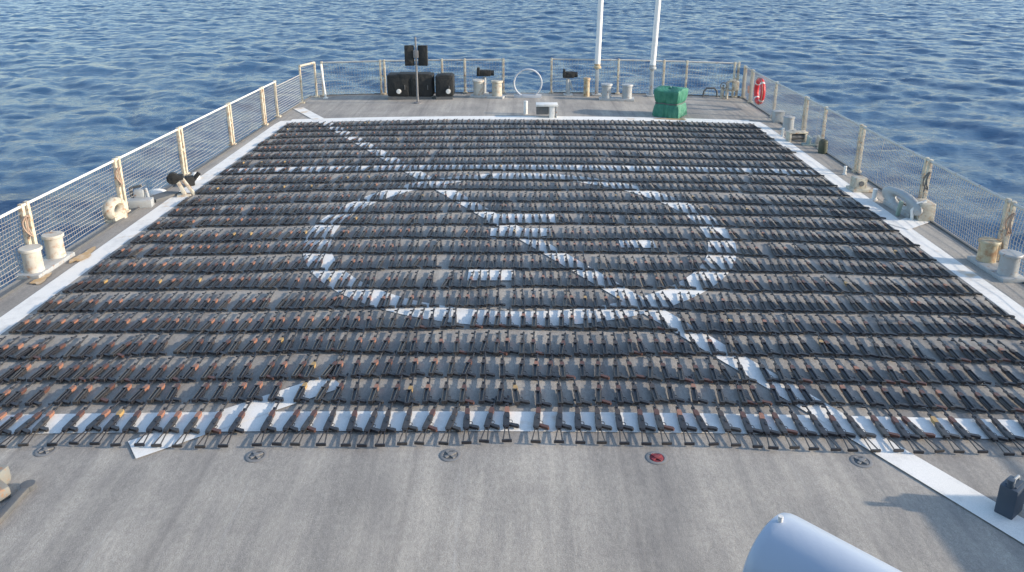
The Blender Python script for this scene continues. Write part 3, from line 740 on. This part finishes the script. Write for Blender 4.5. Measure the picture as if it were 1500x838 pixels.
# ------------------------------------------------------------------ near deck fittings
def tiedown(px, py, red, lab):
    p = P(px, py); root = empty('deck_tiedown', p, 0, lab, 'tie-down', 'tie-down fittings in the deck')
    b = MB(); n = 28; vs = []
    for r, z in ((.118, .004), (.108, .008), (.082, .008), (.078, .003)):
        for j in range(n): a_ = 2 * PI * j / n; vs.append((r * math.cos(a_), r * math.sin(a_), z))
    b.add(vs, [(i * n + j, i * n + (j + 1) % n, (i + 1) * n + (j + 1) % n, (i + 1) * n + j) for i in range(3) for j in range(n)])
    b.build('rim', M['rim'], root)
    c = MB(); c.lathe((0, 0, 0), [(.077, .0025), (.074, .0045), (.01, .0046)], 24); c.build('cup', M['red_dark'] if red else M['dgrey'], root)
    d = MB()
    for k in range(2): d.box((0, 0, .010), (.14, .030, .012), rz=k * PI / 2 + .7)
    d.lathe((0, 0, 0), [(.03, .006), (.03, .022), (.01, .024)], 12); d.build('crossbar', M['rim'] if not red else M['red_dark'], root)
M['rim'] = worn('rim_steel', (.20, .20, .20), .7)
M['red_dark'] = worn('red_cup_paint', (.22, .03, .04), .7)
tiedown(376, 668, False, 'round dark tie-down fitting left of centre, before the frontmost rifles')
tiedown(660, 667, False, 'round dark tie-down fitting near the deck centreline before the rifles')
tiedown(962, 671, True, 'round red tie-down fitting before the frontmost rifles')
tiedown(1262, 676, False, 'round dark tie-down fitting beside the long white diagonal line')
tiedown(68, 660, False, 'round dark tie-down fitting at far left by the frontmost rifles')
# can at lower right
p = P(1476, 750); root = empty('fuel_can', p, math.radians(38), 'dark blue can with handle at the lower right edge, beside the diagonal line', 'can')
b = MB(); b.box((0, 0, .17), (.25, .17, .33), bev=.025); b.prism([(-.08, -.05), (.08, -.05), (.08, .05), (-.08, .05)], .33, .345); b.build('body', M['blue'], root)
b = MB(); b.tube([(-.08, 0, .33), (-.11, 0, .40)], [.035, .028], 12); b.lathe((-.115, 0, .40), [(.034, 0), (.034, .03), (.01, .032)], 12); b.build('cap', M['blue'], root)
b = MB(); b.tube([(-.03, 0, .33), (-.02, 0, .385), (.07, 0, .385), (.10, 0, .33)], .014, 8); b.build('handle', M['grey'], root)
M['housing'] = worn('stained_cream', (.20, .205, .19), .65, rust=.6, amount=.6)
p = P(-16, 742); root = empty('hinge_fitting', p, math.radians(0), 'cream hinge housing with a small hole at lower left edge', 'hinge fitting')
b = MB(); b.box((-.22, .12, .07), (.60, .46, .15), rz=-.6, bev=.05); b.box((-.16, .32, .12), (.34, .16, .20), rz=-.1, bev=.05); b.build('housing', M['housing'], root)
b = MB(); b.tube([(-.02, .17, .145), (-.02, .17, .155)], .028, 12); b.build('bolt_hole', M['black'], root)
a = P(-14, 778); c = P(42, 716); b = MB(); d = c - a; m = (a + c) / 2
b.box((m.x, m.y, m.z + .03), (.085, d.length, .06), rz=math.atan2(-d.x, d.y), bev=.012)
b.lathe((c.x, c.y, c.z), [(.07, 0), (.07, .06), (.03, .065)], 14); tag(b.build('latch_bar', M['dgrey']), 'dark grey latch bar lying beside the cream hinge housing', 'bar')

# ------------------------------------------------------------------ raft canister (foreground) and the ship structure it is carried by
def near_pt(px, py, depth):
    xc = (px - CX) / F; yc = -(py - CY) / F
    f = Vector((-math.sin(YAW) * math.cos(PITCH), math.cos(YAW) * math.cos(PITCH), -math.sin(PITCH)))
    r = Vector((math.cos(YAW), math.sin(YAW), 0)); u = r.cross(f)
    return Vector((0, 0, CAMH)) + (f + r * xc + u * yc) * depth
A = near_pt(1127, 822, 4.1); B = A + Vector((1.25, -1.30, 0))
axis = (B - A).normalized(); RAD = .27
root = empty('raft_canister', A, 0, 'smooth pale blue grey cylinder with a small peg, lower right foreground', 'canister')
b = MB(); prof = [(-.03, .70), (-.025, .88), (-.012, .96), (.01, .99), (.04, 1.0), (.5, 1.0), (.9, 1.0), (1.5, 1.0), (1.56, .9), (1.6, .5)]
pts = [axis * s for s, k in prof]; b.tube(pts, [RAD * k for s, k in prof], 64)
b.build('shell', M['canister'], root)
b = MB(); up = (Vector((0, 0, 1)) - axis * axis.z).normalized()
b.tube([axis * .03 + up * (RAD - .01), axis * .03 + up * (RAD + .03)], .013, 10); b.build('peg', M['offwhite'], root)
b = MB(); cp = axis * 1.75; b.box((cp.x, cp.y - .3, -RAD + .05), (.6, .9, .5), rz=math.atan2(axis.y, axis.x)); b.build('cradle', M['grey'], root)
# ship structure under and behind the camera (outside the picture)
b = MB(); b.box((0, -3.4, 1.75), (12.5, 10.4, 3.4), bev=.03); tag(b.build('superstructure', M['hull']), 'grey ship structure below the viewpoint', 'ship structure', None, 'structure')
b = MB(); b.tube([(-6, 1.7, 3.5), (-6, 1.7, 4.5)], .03, 8); b.tube([(6, 1.7, 3.5), (6, 1.7, 4.5)], .03, 8)
# unseen block added at right, outside the frame, to cast the lower right shadow
b = MB(); b.box((6.75, 5.55, .42), (1.5, 1.75, .82), bev=.12); b.lathe((6.7, 4.3, .0), [(.75, 0), (.75, .6), (.5, .8), (.1, .85)], 24)
tag(b.build('shadow_caster', M['grey']), 'unseen grey rounded shadow caster added beyond the right picture edge', 'shadow caster')

# ------------------------------------------------------------------ light
EL, AZ = math.radians(18), math.radians(-7)       # azimuth from +X toward the camera side
sun_dir = Vector((math.cos(EL) * math.cos(AZ), math.cos(EL) * math.sin(AZ), math.sin(EL)))
sd = bpy.data.lights.new('sun', 'SUN'); so = bpy.data.objects.new('sun', sd); COL.objects.link(so)
sd.energy = 2.7; sd.angle = math.radians(1.2); sd.color = (1, .87, .71)
so.rotation_euler = sun_dir.to_track_quat('Z', 'Y').to_euler()
w = bpy.data.worlds.new('World'); sc.world = w; w.use_nodes = True; nt = w.node_tree
sky = nt.nodes.new('ShaderNodeTexSky'); sky.sky_type = 'NISHITA'; sky.sun_disc = False
sky.sun_elevation = EL; sky.sun_rotation = math.atan2(sun_dir.x, sun_dir.y)
sky.air_density = 1.0; sky.dust_density = .6; sky.ozone_density = 1.1
nt.links.new(sky.outputs[0], nt.nodes['Background'].inputs[0]); nt.nodes['Background'].inputs[1].default_value = .15
sc.view_settings.view_transform = 'Standard'; sc.view_settings.look = 'None'; sc.view_settings.gamma = 1
sc.view_settings.exposure = 1.12
sc.cycles.max_bounces = 5
